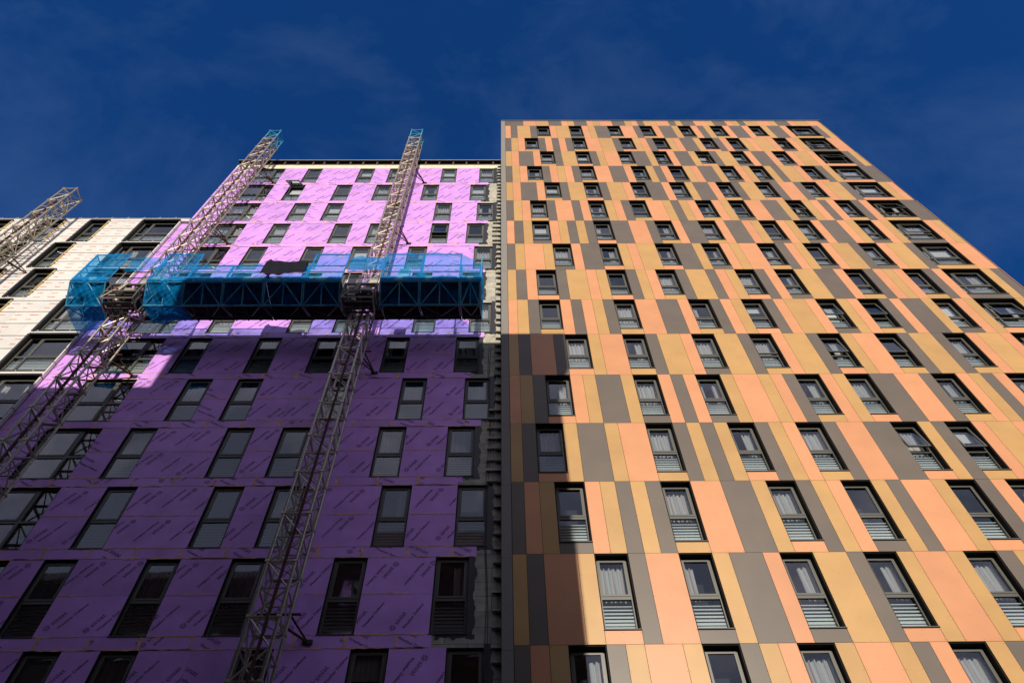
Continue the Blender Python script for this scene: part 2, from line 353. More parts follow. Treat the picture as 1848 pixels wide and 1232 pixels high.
def rand_row(i):
    rnd = random.Random(100 + i); t = ['e' + rnd.choice('PYG')]; k = 0; last = t[0][1]; since = rnd.choice((0, 1))
    while k < 49:
        if since >= rnd.choice((3, 4, 5)) and k <= 46: t.append('W' + rnd.choice('PYG') + '2'); k += 2; since = 0; last = ''; continue
        c = rnd.choice([q for q in 'PYG' if q != last]); n = min(rnd.choice((1, 1, 2)), 49 - k); t.append(c + str(n)); k += n; since += n; last = c
    return ' '.join(t)
CM = {'P': 'panel_peach', 'Y': 'panel_ochre', 'G': 'panel_grey'}
tower = thing('clad_tower', 'tall finished tower block clad in peach, ochre and grey panels', 'building', (11, 20, 0))
TL = Vector((11, 20, 0))
cl = MB(); wl = MB(); rv = MB(); sl = MB()
ox, oy = -11, -20
g = .005; PF = DR; PB = DR + .028; WY = DR + .045
def panel(x0, x1, z0, z1, c, rivets=False):
    cl.box(x0 + g + ox, x1 - g + ox, PF + oy, PB + oy, z0 + g, z1 - g, CM[c])
    if rivets:
        for xx in ((x0 + .035, x1 - .035) if x1 - x0 < .6 else (x0 + .035, (x0 + x1) / 2, x1 - .035)):
            nz = max(2, int((z1 - z0) / .62) + 1)
            for q in range(nz):
                zz = z0 + .05 + (z1 - z0 - .1) * q / (nz - 1)
                cl.poly([(xx + ox + .009 * math.cos(t * 1.0472), PF + oy - .0025, zz + .009 * math.sin(t * 1.0472)) for t in range(6)], 'rivet')
windows_r = []
NR = 20
for i in range(NR):
    row = ROWS[i] if i < len(ROWS) else rand_row(i)
    zt = ZT if i == 0 else Z1 - FH * (i - 1); zb = Z1 if i == 0 else zt - FH
    toks = row.split(); panel(.235, K0, zb, zt, toks[0][1], i >= 13)
    wl.box(-.02 + ox, K0 + ox, WY + oy, WY + .8 + oy, zb, zt, 'carcass')
    k = 0
    for t in toks[1:]:
        n = int(t[-1]); x0, x1 = KX(k), KX(k + n)
        if t[0] == 'W':
            zs = zt - H
            panel(x0, x1, zb, zs - .012, t[1], i >= 13)
            wl.box(x0 + ox, x1 + ox, WY + oy, WY + .8 + oy, zb, zs - .01, 'carcass')
            windows_r.append((i, k, n, x0, zs, zt))
        else:
            panel(x0, x1, zb, zt, t[0], i >= 13)
            wl.box(x0 + ox, x1 + ox, WY + oy, WY + .8 + oy, zb, zt, 'carcass')
        k += n
    assert k == 49, (i, k)
XR = KX(49)
# trim at the left edge, in one-storey pieces
tr = MB()
for i in range(NR):
    zt = Z1 - .12 - FH * (i - 1) if i else ZT; zb = Z1 - .12 - FH * i
    tr.box(-.05 + ox, .225 + ox, DR - .004 + oy, DR + .4 + oy, zb + .004, zt - .004, 'trim_grey')
zbase = Z1 - FH * 19
core = MB()
core.box(-.04 + ox, XR + .09 + ox, WY + .8 + oy, DR + 16 + oy, 0, ZT - .01, 'carcass')
core.box(.0 + ox, XR + .05 + ox, DR + .06 + oy, WY + .79 + oy, 0, zbase - .001, 'panel_grey')
core.obj('core', tower)
wl.obj('wall', tower)
cl.obj('cladding', tower)
tr.obj('edge_trim', tower)
# right-hand side wall, clad in the same panels
sw = MB(); rnd = random.Random(5); sw_x = XR + .02
for i in range(NR):
    zt = ZT if i == 0 else Z1 - FH * (i - 1); zb = Z1 if i == 0 else zt - FH; y = DR + .03; last = ''
    while y < DR + 15.8:
        n = rnd.choice((1, 1, 2)); c = rnd.choice([q for q in 'PYG' if q != last]); last = c
        sw.box(sw_x + .072 + ox, sw_x + .1 + ox, y + g + oy, y + MW * n - g + oy, zb + g, zt - g, CM[c]); y += MW * n
sw.obj('side_cladding', tower)
cp = MB(); x = -.06
while x < XR + .14:
    x2 = min(x + 2.5, XR + .14); e = random.uniform(-.006, .006)
    cp.box(x + .004 + ox, x2 - .004 + ox, DR - .05 + e + oy, DR + .35 + oy, ZT + .002, ZT + .055 + e, 'coping'); x = x2
cp.box(-.06 + ox, XR + .14 + ox, DR + .35 + oy, DR + 16 + oy, ZT - .2, ZT + .02, 'carcass'); cp.obj('coping', tower)

def rcurt(i, k):
    r = random.Random(i * 97 + k * 13).random()
    if (i <= 2): return 0 if r < .6 else (3 if r < .8 else 2)
    return 1 if r < .26 else 2 if r < .42 else 3 if r < .56 else 4 if r < .66 else 5 if r < .69 else 6 if r < .80 else 0
windows_r.sort(key=lambda a: (a[4], ))
rest = MB(); cnt = 0
from math import hypot
def in_frame(x, y, z):
    c = M3.transposed() @ Vector((x, y, z - 1.6))
    if c.z >= 0: return False
    px = 924 + 1350 * c.x / -c.z; py = 616 - 1350 * c.y / -c.z
    return -20 < px < 1868 and -20 < py < 1250
for (i, k, n, x0, zs, zt) in windows_r:
    w = MW * n - .052; h = zt - .024 - (zs + .022)
    ps = window_pieces(round(w, 4), round(h, 4), 'frame', 's' if n == 2 else 'rl', rcurt(i, k), OPEN_R.get((i, k), 0), i * 7 + k)
    vis = in_frame(x0, DR, zt) or in_frame(x0 + w, DR, zs) or in_frame(x0, DR, zs)
    if vis and cnt < 100:
        cnt += 1
        put_window(tower, x0 + .026 + ox, DR + .2 + oy, zs + .022, ps)
    else:
        for nm, me, Mx in ps: rest.add(me, Matrix.Translation((x0 + .026 + ox, DR + .2 + oy, zs + .022)) @ Mx)
tag(rest.obj('window', tower), kind='stuff')

# ------------------------------------------------------------------ purple boarded block
DL = 15.41; U = .4453; FZ = 2.717; ZA = 45.11
wide = (33, 29)
LROWS = [
 [wide, (26, 24), (19, 17), (15, 13), (8, 6), (3, 1)], [wide, (27, 25), (21, 19), (16, 14), (10, 8), (4, 2)],
 [wide, (25, 23), (21, 19), (14, 12), (8, 6), (3, 1)], [wide, (26, 24), (19, 17), (15, 13), (8, 6), (4, 2)],
 [wide, (27, 25), (21, 19), (16, 14), (10, 8), (3, 1)], [wide, (27, 25), (20, 18), (16, 14), (9, 7), (4, 2)],
 [wide, (26, 24), (19, 17), (15, 13), (8, 6), (3, 1)], [wide, (27, 25), (21, 19), (16, 14), (10, 8), (4, 2)],
 [wide, (25, 23), (21, 19), (14, 12), (8, 6), (3, 1)], [wide, (27, 25), (20, 18), (16, 14), (9, 7), (4, 2)],
 [wide, (26, 24), (19, 17), (15, 13), (8, 6), (3, 1)], [wide, (27, 25), (21, 19), (16, 14), (10, 8), (4, 2)],
 [wide, (25, 23), (21, 19), (14, 12), (8, 6), (3, 1)], [wide, (27, 25), (20, 18), (16, 14), (9, 7), (4, 2)],
 [wide, (26, 24), (19, 17), (15, 13), (8, 6), (3, 1)], [wide, (27, 25), (21, 19), (16, 14), (10, 8), (4, 2)]]
WH = 2.36
purple = thing('unfinished_block', 'unfinished apartment block covered in purple printed weather boards, beside the clad tower', 'building', (-8, 22, 0))
px, py = 8, -22
XL = -16.22; XLU = -15.97; XE = -.06
brd = MB(); fil = MB(); wal = MB(); lin = MB()

# printed lettering as flat mesh, cut off at the board edges
def text_mesh(body, size, weight=0.0):
    cu = bpy.data.curves.new('txt', 'FONT'); cu.body = body; cu.size = size; cu.offset = weight; cu.resolution_u = 2
    o = bpy.data.objects.new('txt', cu); COL.objects.link(o)
    dg = bpy.context.evaluated_depsgraph_get(); me = bpy.data.meshes.new_from_object(o.evaluated_get(dg))
    bpy.data.objects.remove(o); bm = bmesh.new(); bm.from_mesh(me); bmesh.ops.dissolve_limit(bm, angle_limit=.02, verts=bm.verts, edges=bm.edges)
    bmesh.ops.triangulate(bm, faces=bm.faces)
    T = [[tuple(v.co[:2]) for v in f.verts] for f in bm.faces]; bm.free(); return T
def shift(T, dx, dy): return [[(x + dx, y + dy) for x, y in t] for t in T]
T1 = text_mesh('siniat', .235, .0); T2 = text_mesh('Weather Defence', .108, .001)
w1 = max(x for t in T1 for x, y in t); w2 = max(x for t in T2 for x, y in t)
LOGO = [[(x * .40 / w1, y * .40 / w1) for x, y in t] for t in T1]
LOGO += [[(x * .82 / w2 + .0, y * .82 / w2 - .21) for x, y in t] for t in T2]
for q in range(8):      # starburst mark ahead of the word
    a = q * math.pi / 4 + .2; c, s_ = math.cos(a), math.sin(a); cx, cy = -.115, .055
    r0, r1, hw = (.022, .085, .011)
    pts = [(cx + c * r0 - s_ * hw * .5, cy + s_ * r0 + c * hw * .5), (cx + c * r0 + s_ * hw * .5, cy + s_ * r0 - c * hw * .5), (cx + c * r1 + s_ * hw, cy + s_ * r1 - c * hw), (cx + c * r1 - s_ * hw, cy + s_ * r1 + c * hw)]
    LOGO.append(pts)
def clip(poly, x0, x1, z0, z1):
    for ax, lim, sg in ((0, x0, 1), (0, x1, -1), (1, z0, 1), (1, z1, -1)):
        outp = []; n = len(poly)
        for i in range(n):
            a, b = poly[i], poly[(i + 1) % n]; da = (a[ax] - lim) * sg; db = (b[ax] - lim) * sg
            if da >= 0: outp.append(a)
            if da * db < 0:
                t = da / (da - db); outp.append((a[0] + (b[0] - a[0]) * t, a[1] + (b[1] - a[1]) * t))
        poly = outp
        if len(poly) < 3: return None
    return poly
def stamp(x, z, ang, rect, y, mt):
    c, s_ = math.cos(ang), math.sin(ang)
    for t in LOGO:
        p = clip([(x + a * c - b * s_, z + a * s_ + b * c) for a, b in t], *rect)
        if p: brd.poly([(a + px, y + py, b) for a, b in p], mt)
rb = random.Random(11)
def board(x0, x1, z0, z1, mt='purple', strip=False, ang=None):
    if x1 - x0 < .02: return
    brd.box(x0 + .003 + px, x1 - .003 + px, DL + py, DL + .012 + py, z0 + .003, z1 - .003, mt)
    rect = (x0 + .01, x1 - .01, z0 + .01, z1 - .01); y = DL - .0035; pm = 'print'
    if strip:
        if rb.random() < .75:
            base = R(-28) if rb.random() < .75 else R(60); xs = x0 + rb.uniform(-.3, .5)
            while xs < x1:
                stamp(xs, z1 + rb.uniform(-.16, .12), base, rect, y, pm); xs += rb.uniform(1.0, 1.5)
    else:
        flip = rb.random() < .42; a0 = R(60) if not flip else R(240)
        if ang is not None: a0 = ang; flip = False
        xs = x0 + rb.uniform(-.15, .35)
        while xs < x1 + .1:
            if ang is not None: stamp(xs - .2, z0 + rb.uniform(.5, .9), a0, rect, y, pm)
            elif flip: stamp(xs + .40, z1 - rb.uniform(.22, .34), a0, rect, y, pm)
            else: stamp(xs, z0 + rb.uniform(.24, .36), a0, rect, y, pm)
            xs += .97
def filler(x0, x1, z, vert=False, z1=None):
    """smears of orange jointing compound"""
    if vert:
        w = rb.uniform(.022, .045)
        n = 4
        pts = [(x0 - w * rb.uniform(.6, 1.2), z + (z1 - z) * i / n) for i in range(n + 1)] + [(x0 + w * rb.uniform(.6, 1.2), z + (z1 - z) * i / n) for i in range(n, -1, -1)]
        for i in range(n):
            a, b = pts[i], pts[i + 1]; c, d = pts[-2 - i], pts[-1 - i]
            brd.poly([(q[0] + px, DL - .006 + py, q[1]) for q in (a, d, c, b)], 'filler')
        return
    x = x0
    while x < x1 - .05:
        ln = min(rb.uniform(.25, 1.5), x1 - x)
        if rb.random() < .85:
            n = max(2, int(ln / .12)); h0 = [rb.uniform(.008, .032) for _ in range(n + 1)]; h1 = [rb.uniform(.008, .026) for _ in range(n + 1)]
            h0[0] = h1[0] = h0[-1] = h1[-1] = .003
            for i in range(n):
                xa, xb = x + ln * i / n, x + ln * (i + 1) / n
                brd.poly([(xa + px, DL - .007 + py, z - h0[i]), (xb + px, DL - .007 + py, z - h0[i + 1]), (xb + px, DL - .007 + py, z + h1[i + 1]), (xa + px, DL - .007 + py, z + h1[i])], 'filler')
        x += ln + rb.uniform(0, .15)
lwins = []
BY = DL + .014
for i, row in enumerate(LROWS):
    zt = ZA - FZ * i; zb = zt - WH; zn = zt - FZ; mid = zt - 1.17
    last = row[-1]; xl = XLU if i < 3 else XL; x = xl
    spans = []
    for (a, b) in row:
        xa, xb = -a * U, -b * U
        if xa > x: spans.append((x, xa))
        lwins.append((i, xa, xb, zb, zt, a - b)); x = xb
    for (a, b) in spans:
        wal.box(a + px, b + px, BY + py, BY + .8 + py, zn, zt, 'block')
        xs = [a]; cx_ = a
        if b - a > 2.0 and rb.random() < .5: cuts = [a, (a + b) / 2 + rb.uniform(-.2, .2), b]
        else: cuts = [a, b]
        for q in range(len(cuts) - 1):
            rot = R(-28) if (b - a < .75 or (cuts[q+1] - cuts[q] < 1.0 and rb.random() < .5)) else None
            board(cuts[q], cuts[q + 1], mid, zt - .004, ang=rot); board(cuts[q], cuts[q + 1], zb + .01, mid, ang=rot)
        filler(a, b, mid)
        filler(a, b, zt - .004)
    # the strip between two storeys
    e = {4: -1.17, 3: -.73}[last[0]] + rb.uniform(-.08, .05)
    if i == 11: e = -1.70
    ofs = rb.uniform(.3, 1.2); xs = [xl]
    c = xl + ofs
    while c < e - .3: xs.append(c); c += 1.2
    xs.append(e)
    for q in range(len(xs) - 1):
        board(xs[q], xs[q + 1], zn + .006, zb + .002, 'purple_strip', True)
        if q: filler(xs[q], 0, zn + .01, True, zb - .005)
    filler(xl, e, zb + .006); filler(xl, e, zn + .0)
    for (a, b) in row:
        wal.box(-a * U + px, -b * U + px, BY + py, BY + .8 + py, zn, zb - .01, 'block')
    wal.box(-last[1] * U + px, XE + px, BY + py, BY + .8 + py, zn, zt, 'block')
bot = ZA - FZ * len(LROWS)
wal.box(XL + px, XE + px, BY + py, BY + .8 + py, 0, bot, 'block')
wal.box(XLU + px, XE + px, BY + py, BY + .8 + py, ZA, ZA + .62, 'cream_band')
wal.box(XLU + px, XE - .02 + px, BY + .81 + py, DL + 15 + py, 0, ZA + 1.2, 'carcass')
wal.obj('wall', purple)
brd.obj('weather_boards', purple)
# eaves: dark fascia with joist ends under a pale metal drip
ea = MB()
ea.box(XLU - .1 + px, XE + px, DL + .12 + py, DL + .8 + py, ZA + .622, ZA + 1.15, 'fascia')
ea.box(XLU - .1 + px, XE + px, DL - .06 + py, DL + .9 + py, ZA + 1.152, ZA + 1.22, 'carcass')
x = XLU + .2
while x < XE - .2:
    ea.box(x + px, x + .10 + px, DL + .0 + py, DL + .119 + py, ZA + .65, ZA + 1.15, 'fascia'); x += rb.uniform(.6, .95)
ea.obj('eaves', purple)
cpp = MB(); cpp.box(XLU - .12 + px, XE + px, DL - .09 + py, DL + .95 + py, ZA + 1.222, ZA + 1.29, 'coping'); cpp.obj('coping', purple)
# windows
OPEN_L = {(1, 27): 38, (3, 8): 7}
for (i, xa, xb, zb, zt, n) in lwins:
    w = round(xb - xa - .046, 4); h = round(zt - .024 - zb - .018, 4)
    r = random.Random(i * 31 + int(-xa * 10)).random()
    cu = 1 if r < .40 else 2 if r < .52 else 5 if r < .64 else 6 if r < .74 else 3 if r < .82 else 0
    if i == 8 and n == 2: cu = 5 if r > .3 else 1
    nn = round(-xa / U)
    put_window(purple, xa + .023 + px, DL + .085 + py, zb + .018, window_pieces(w, h, 'frame', 's' if n == 2 else 'lr', cu, OPEN_L.get((i, nn), 0), int(i + n), .072, .03), 'window with its top sash pushed wide open' if (i, nn) == (1, 27) else None)
# black waterproof membrane daubed round the last window of each storey
for i, row in enumerate(LROWS):
    a, b = row[-1]; zt = ZA - FZ * i; zb = zt - WH; xr = -b * U; r_ = random.Random(i)
    yy = BY - .004; memb = MB()
    def strip_(p0, p1, w0, w1, n, horiz):
        A = []; B = []
        for q in range(n + 1):
            t = q / n
            e = .03 * math.sin(t * 13 + i) + .02 * math.sin(t * 31 + i * 2) + r_.uniform(-.015, .015)
            if horiz: xx = p0 + (p1 - p0) * t; A.append((xx, w0)); B.append((xx, w1 + e))
            else: zz = p0 + (p1 - p0) * t; A.append((w0, zz)); B.append((w1 + e, zz))
        for q in range(n):
            P = (A[q], A[q + 1], B[q + 1], B[q])
            memb.poly([(u + px, yy - .004 * horiz + py, v) for u, v in P], 'membrane')
    strip_(zb - .12, zt + .1, xr - .01, xr + .17, 40, False)
    strip_(xr - .75, xr + .2, zb - .008, zb - .11, 20, True)
    if i % 2: strip_(xr - .3, xr + .15, zt + .006, zt + .10, 9, True)
    memb.obj('membrane', purple)
# steel cladding brackets beside the tower
for q in range(86):
    z = 45.3 - q * .497 + random.uniform(-.05, .05)
    long_ = (z > 34.0 and z < 37.2) or (z > 17.5 and z < 21.5)
    w = (.42 if long_ else .22) + random.uniform(-.02, .03)
    b = MB(); b.box(-w, 0, -.10, 0, 0, .035, 'machine_light'); b.box(-w, 0, -.10, -.09, -.035, -.001, 'machine_light') if q % 3 == 0 else None
    b.box(-.12, 0, -.085, -.001, -.05, -.001, 'machine')
    b.obj('bracket', purple, loc=(-.06 + px, BY - .001 + py, z))
# hanging cables down the bare strip
cb = MB()
for x0 in (-.48, -.43):
    pts = [(x0 + .05 * math.sin(z * .9 + x0 * 9) + px, BY - .02 + py, z) for z in [2 + k * .6 for k in range(40)]]
    for a, b in zip(pts, pts[1:]): cb.tube(a, b, .008, 'machine', 5, False)
cb.obj('cable', purple)

# ------------------------------------------------------------------ white foil-boarded block
DW = 15.27; UW = .4407
WR = {3: [(58, 56), (52, 50), (47, 45), (41, 37)], 4: [(59, 57), (53, 51), (48, 46), (41, 37)], 5: [(58, 56), (52, 50), (47, 45), (41, 37)],
      6: [(59, 57), (53, 51), (48, 46), (41, 37)], 7: [(58, 56), (52, 50), (47, 45), (41, 37)]}
white = thing('foil_boarded_block', 'low unfinished block wrapped in white foil insulation boards with red printing', 'building', (-24, 22, 0))
qx, qy = 24, -22
WX0, WX1 = -34.0, -16.245; ZTW = 37.26
wb = MB(); ww_ = MB(); fx = MB()
rw = random.Random(3)
def foil(x0, x1, z0, z1):
    if x1 - x0 < .02 or z1 - z0 < .02: return
    wb.box(x0 + .003 + qx, x1 - .003 + qx, DW + qy, DW + .14 + qy, z0 + .026, z1 - .026, 'foil')
    xf = x0 + .12
    while xf < x1 - .08:
        fx.tube((xf + qx, DW - .001 + qy, z1 - .01), (xf + qx, DW - .03 + qy, z1 - .01), .024, 'foil', 6); xf += .62
    x = x0 + rw.uniform(.05, .3)
    while x < x1 - .35:
        for zz in (z0 + .27, z0 + .62):
            if zz > z1 - .08: continue
            xx = x + rw.uniform(-.03, .03)
            for c in range(rw.choice((4, 5, 6))):
                wdt = rw.uniform(.025, .06); hh = rw.uniform(.04, .08)
                if xx + wdt < x1 - .03: wb.poly([(xx + qx, DW - .003 + qy, zz), (xx + wdt + qx, DW - .003 + qy, zz), (xx + wdt + qx, DW - .003 + qy, zz + hh), (xx + qx, DW - .003 + qy, zz + hh)], 'foil_red')
                xx += wdt + .012
        x += .62
BH = FZ / 3
for i in range(3, 16):
    row = WR.get(i) or [(59, 57), (53, 51), (48, 46), (41, 37)] if i % 2 == 0 else WR.get(i, WR[3])
    zt = ZA - FZ * i; zb = zt - WH; zn = zt - FZ
    x = WX0; spans = []
    for (a, b) in row:
        spans.append((x, -a * UW)); x = -b * UW
    spans.append((x, WX1))
    for (a, b) in spans:
        ww_.box(a + qx, b + qx, DW + .15 + qy, DW + 1 + qy, zn, zt, 'foil_joint')
        for q in range(3):
            cuts = [a]; c = a + rw.uniform(.6, 2.0)
            while c < b - .4: cuts.append(c); c += 2.4
            cuts.append(b)
            for u in range(len(cuts) - 1): foil(cuts[u], cuts[u + 1], zt - BH * (q + 1), zt - BH * q)
    for (a, b) in row:
        xa, xb = -a * UW, -b * UW
        ww_.box(xa + qx, xb + qx, DW + .15 + qy, DW + 1 + qy, zn, zb - .01, 'foil_joint')
        foil(xa, xb, zn, zb - .02)
        if i < 9:
            w = round(xb - xa - .046, 4); h = round(zt - .024 - zb - .018, 4)
            fr_ = put_window(white, xa + .023 + qx, DW + .12 + qy, zb + .018, window_pieces(w, h, 'frame', 's' if a - b == 2 else 'rl', (0, 2, 3, 1)[(i + a) % 4], 0, i + a, .12, .03))
            x0_, x1_, zo = -.023, w + .023, -.018; hh = zt - zb
            s1 = MB(); y0_, y1_ = -.12 - .075, -.12 - .002
            s1.box(x0_ - .05, x0_ - .002, y0_, y1_, zo - .05, zo + hh + .10, 'frame_dark'); s1.box(x0_ - .13, x0_ - .075, y0_ + .03, y1_, zo - .05, zo + hh + .10, 'frame_dark'); s1.box(x0_ - .074, x0_ - .051, y0_ + .045, y1_, zo - .05, zo + hh + .10, 'coping')
            s1.box(x0_ - .001, x1_ + .05, y0_, y1_, zo + hh + .001, zo + hh + .09, 'frame_dark')
            if a - b == 2:
                s1.box(x1_ + .002, x1_ + .055, y0_ + .02, y1_, zo + .08, zo + hh - .001, 'yellow_edge')
                for q in range(3): s1.box(x1_ + .035, x1_ + .10, y0_ - .01, y0_ + .019, zo + .35 + q * .85, zo + .42 + q * .85, 'foil')
            o_ = s1.obj('surround'); o_.parent = fr_
foil(WX0, -15.86, ZA - FZ * 3 + .004, ZTW)
ww_.box(WX0 + qx, WX1 + qx, DW + .15 + qy, DW + 1 + qy, ZA - FZ * 3 + .001, ZTW - .005, 'foil_joint')
ww_.box(WX0 + qx, WX1 + qx, DW + 1.01 + qy, DW + 15 + qy, 0, ZTW - .02, 'carcass')
ww_.box(WX0 + qx, WX1 + qx, DW + .02 + qy, DW + 1 + qy, 0, ZA - FZ * 16 - .01, 'block')
ww_.obj('wall', white); wb.obj('foil_boards', white)
cw = MB(); cw.box(WX0 + qx, -15.86 + qx, DW - .02 + qy, DW + .135 + qy, ZTW + .002, ZTW + .03, 'foil'); cw.obj('coping', white)
fx.obj('fixings', white)
for q in range(22):
    b = MB(); b.tube((0, 0, 0), (0, 0, .12), .02, 'machine_light', 6); b.box(-.03, .03, -.03, .03, .12, .14, 'machine_light'); b.box(-.05, .05, -.06, .0, -.02, 0, 'machine_light')
    b.obj('roof_fixing', white, loc=(WX1 - .4 - q * .8 + qx, DW + .02 + qy, ZTW + .05))

# ------------------------------------------------------------------ climbing masts
def mast(x, top, label, blue, ties, zmax_rear=None):
    y0, y1 = 13.90, 14.56; hw = .33; x0, x1 = x - hw, x + hw; P = .772
    t = thing('climbing_mast', label, 'mast', (x, 14.23, 0), 'lattice masts in front of the blocks')
    O = Vector((-x, -14.23, 0)); zc = top - 1.3
    for (cx, cy) in ((x0, y0), (x1, y0), (x0, y1), (x1, y1)):
        b = MB(); tp = top if cy == y0 else top - .02
        zj = zc if blue else top
        b.tube(Vector((cx, cy, .1)) + O, Vector((cx, cy, zj)) + O, .042, 'zinc', 8)
        if blue: b.tube(Vector((cx, cy, zj)) + O, Vector((cx, cy, tp)) + O, .030, 'blue_paint', 8)
        b.obj('chord', t, True)
    b = MB(); n = int(top / P); rr = .022
    for k in range(n + 1):
        z = top - k * P
        if z < .2: break
        mt = 'blue_paint' if (blue and z > zc + .05) else 'zinc'
        cs = [(x0, y0), (x1, y0), (x1, y1), (x0, y1)]
        for q in range(4):
            a = cs[q]; c = cs[(q + 1) % 4]
            b.tube(Vector((*a, z)) + O, Vector((*c, z)) + O, rr if k % 2 else rr * 1.35, mt, 5, False)
            if k % 2 == 0 and k: b.tube(Vector((*a, z - .06)) + O, Vector((*c, z - .06)) + O, rr, mt, 5, False)
            if z - P > .1:
                m2 = mt
                if (k + q) % 2: a, c = c, a
                b.tube(Vector((*a, z)) + O, Vector((*c, z - P)) + O, rr, m2, 5, False)
        b.tube(Vector((x0, y0, z)) + O, Vector((x1, y1, z)) + O, rr * .8, mt, 4, False)
        if k % 2 == 0:      # bolt plates where the sections meet
            for a in cs: b.box(a[0] - .055 + O.x, a[0] + .055 + O.x, a[1] - .055 + O.y, a[1] + .055 + O.y, z - .03, z + .03, mt)
    b.obj('lacing', t)
    b = MB(); b.box(x + .05 + O.x, x + .11 + O.x, y0 - .035 + O.y, y0 + .015 + O.y, .2, zc - .1, 'rust')
    b.box(x + .055 + O.x, x + .105 + O.x, y0 + .02 + O.y, y0 + .05 + O.y, .2, zc - .1, 'zinc_dark')
    b.obj('rack', t)
    for (tx, tz) in ties:
        b = MB(); wpt = Vector((tx, DL - .03, tz))
        for (a, zz) in (((x1, y1), tz + .15), ((x0 + .1, y1), tz + .15), ((x1, y1), tz - .2)):
            b.tube(Vector((*a, zz)) + O, wpt + O, .026, 'rust', 6)
        b.box(tx - .12 + O.x, tx + .12 + O.x, DL - .06 + O.y, DL - .012 + O.y, tz - .06, tz + .06, 'machine')
        b.tube(Vector((x0 - .1, y1, tz + .15)) + O, Vector((x1 + .25, y1, tz + .15)) + O, .03, 'rust', 6)
        b.obj('wall_tie', t)
    b = MB(); b.box(-.7, .7, -.7, .7, 0, .12, 'zinc_dark'); b.obj('base_plate', t)
    return t
mast(-13.93, 47.6, 'blue-topped lattice mast at the left edge of the purple boarded block', True, [(-13.0, 42.6), (-13.1, 34.5), (-13.1, 23.5), (-13.1, 12.6)])
mast(-5.24, 47.75, 'blue-topped lattice mast rising from the right half of the blue netted platform', True, [(-4.42, 42.6), (-4.5, 34.5), (-4.6, 23.66), (-4.6, 12.65)])
mast(-21.8, 37.9, 'lattice mast with a plain zinc top in front of the white foil block', False, [(-20.9, 31.3), (-20.9, 20.4)])

# ------------------------------------------------------------------ work platform
ZD = 26.50          # deck level
Y0, Y1 = 13.10, 14.84
plat = thing('work_platform', 'long suspended work platform with blue netting and steel truss, hung on two masts', 'work platform', (-8.4, 14, ZD))
ax, ay, az = 8.4, -14, -ZD
def V(x, y, z): return Vector((x + ax, y + ay, z + az))
MG = [(-14.66, -13.20), (-6.0, -4.56)]     # the mast bays
BAYS = [(-16.02, -14.66), (-13.20, -11.80), (-11.80, -10.33), (-10.33, -8.83), (-8.83, -7.38), (-7.38, -6.0), (-4.56, -3.08), (-3.08, -1.58), (-1.58, -.80)]
dk = MB()
for (a, b) in BAYS:
    n = 7
    for q in range(n):
        ya = Y0 + .06 + (Y1 - Y0 - .06) * q / n; yb = Y0 + .06 + (Y1 - Y0 - .06) * (q + 1) / n - .008
        dk.box(a + .01 + ax, b - .01 + ax, ya + ay, yb + ay, -.045, 0, 'timber')
    x = a + .1
    while x < b:
        dk.box(x + ax, x + .05 + ax, Y0 + .08 + ay, Y1 - .02 + ay, -.12, -.046, 'machine'); x += .45
for (a, b) in MG:    # narrow walkway past the mast, on the wall side
    dk.box(a + ax, b + ax, 14.64 + ay, Y1 + ay, -.06, 0, 'timber')
dk.obj('deck', plat)
ZB, YB = -.90, 13.70
def c(x, y, z): return (x + ax, y + ay, z)
for (a, b) in BAYS:
    ts = MB()
    ts.box(a + ax, b + ax, Y0 - .03 + ay, Y0 + .05 + ay, -.13, -.02, 'teal_steel')
    ts.tube(c(a, Y0, -.20), c(b, Y0, -.20), .028, 'teal_steel', 6)
    ts.tube(c(a, YB, ZB), c(b, YB, ZB), .035, 'teal_steel', 8)
    ts.tube(c(a, Y1 - .25, -.16), c(b, Y1 - .25, -.16), .03, 'machine', 6)
    m = (a + b) / 2
    for xx in (a + .03, b - .03, m): ts.tube(c(xx, Y0, -.2), c(xx, YB, ZB), .025, 'teal_steel', 6)
    for xx in (a + .03, b - .03): ts.tube(c(xx, Y1 - .25, -.16), c(xx, YB, ZB), .022, 'machine', 6); ts.tube(c(xx, Y0, -.2), c(xx, Y1 - .25, -.16), .022, 'machine', 6)
    for e in (a + .05, b - .05): ts.tube(c(m, Y0, -.2), c(e, YB, ZB), .025, 'teal_steel', 6); ts.tube(c(m, Y1 - .25, -.16), c(e, YB, ZB), .018, 'machine', 6)
    ts.obj('truss', plat)
HIGH = {(-16.02, -14.66): 1, (-13.20, -11.80): 1, (-7.38, -6.0): 1, (-4.56, -3.08): 1, (-3.08, -1.58): 1}
gr = MB(); nt_ = MB(); kick = MB()
rn = random.Random(21)
def net(p00, p10, p11, p01, mt='net', amp=.05, nu=34, nv=22, sd=0):
    amp *= 1.5
    P = [Vector(p) for p in (p00, p10, p11, p01)]; nrm = (P[1] - P[0]).cross(P[3] - P[0]).normalized(); rr = random.Random(sd); A = [rr.uniform(0, 6) for _ in range(6)]
    def fn(u, v):
        q = P[0] * (1 - u) * (1 - v) + P[1] * u * (1 - v) + P[2] * u * v + P[3] * (1 - u) * v
        e = math.sin(math.pi * u) * .7 + .3
        return q + nrm * amp * e * (math.sin(u * 7 + A[0] + v * 3) * .6 + math.sin(u * 17 + A[1] - v * 5) * .4 + math.sin(v * 9 + A[2]) * .3 + math.sin(u * 38 + v * 16 + A[3]) * .18 + math.sin(u * 29 - v * 31 + A[4]) * .15)
    nt_.grid(fn, nu, nv, mt)
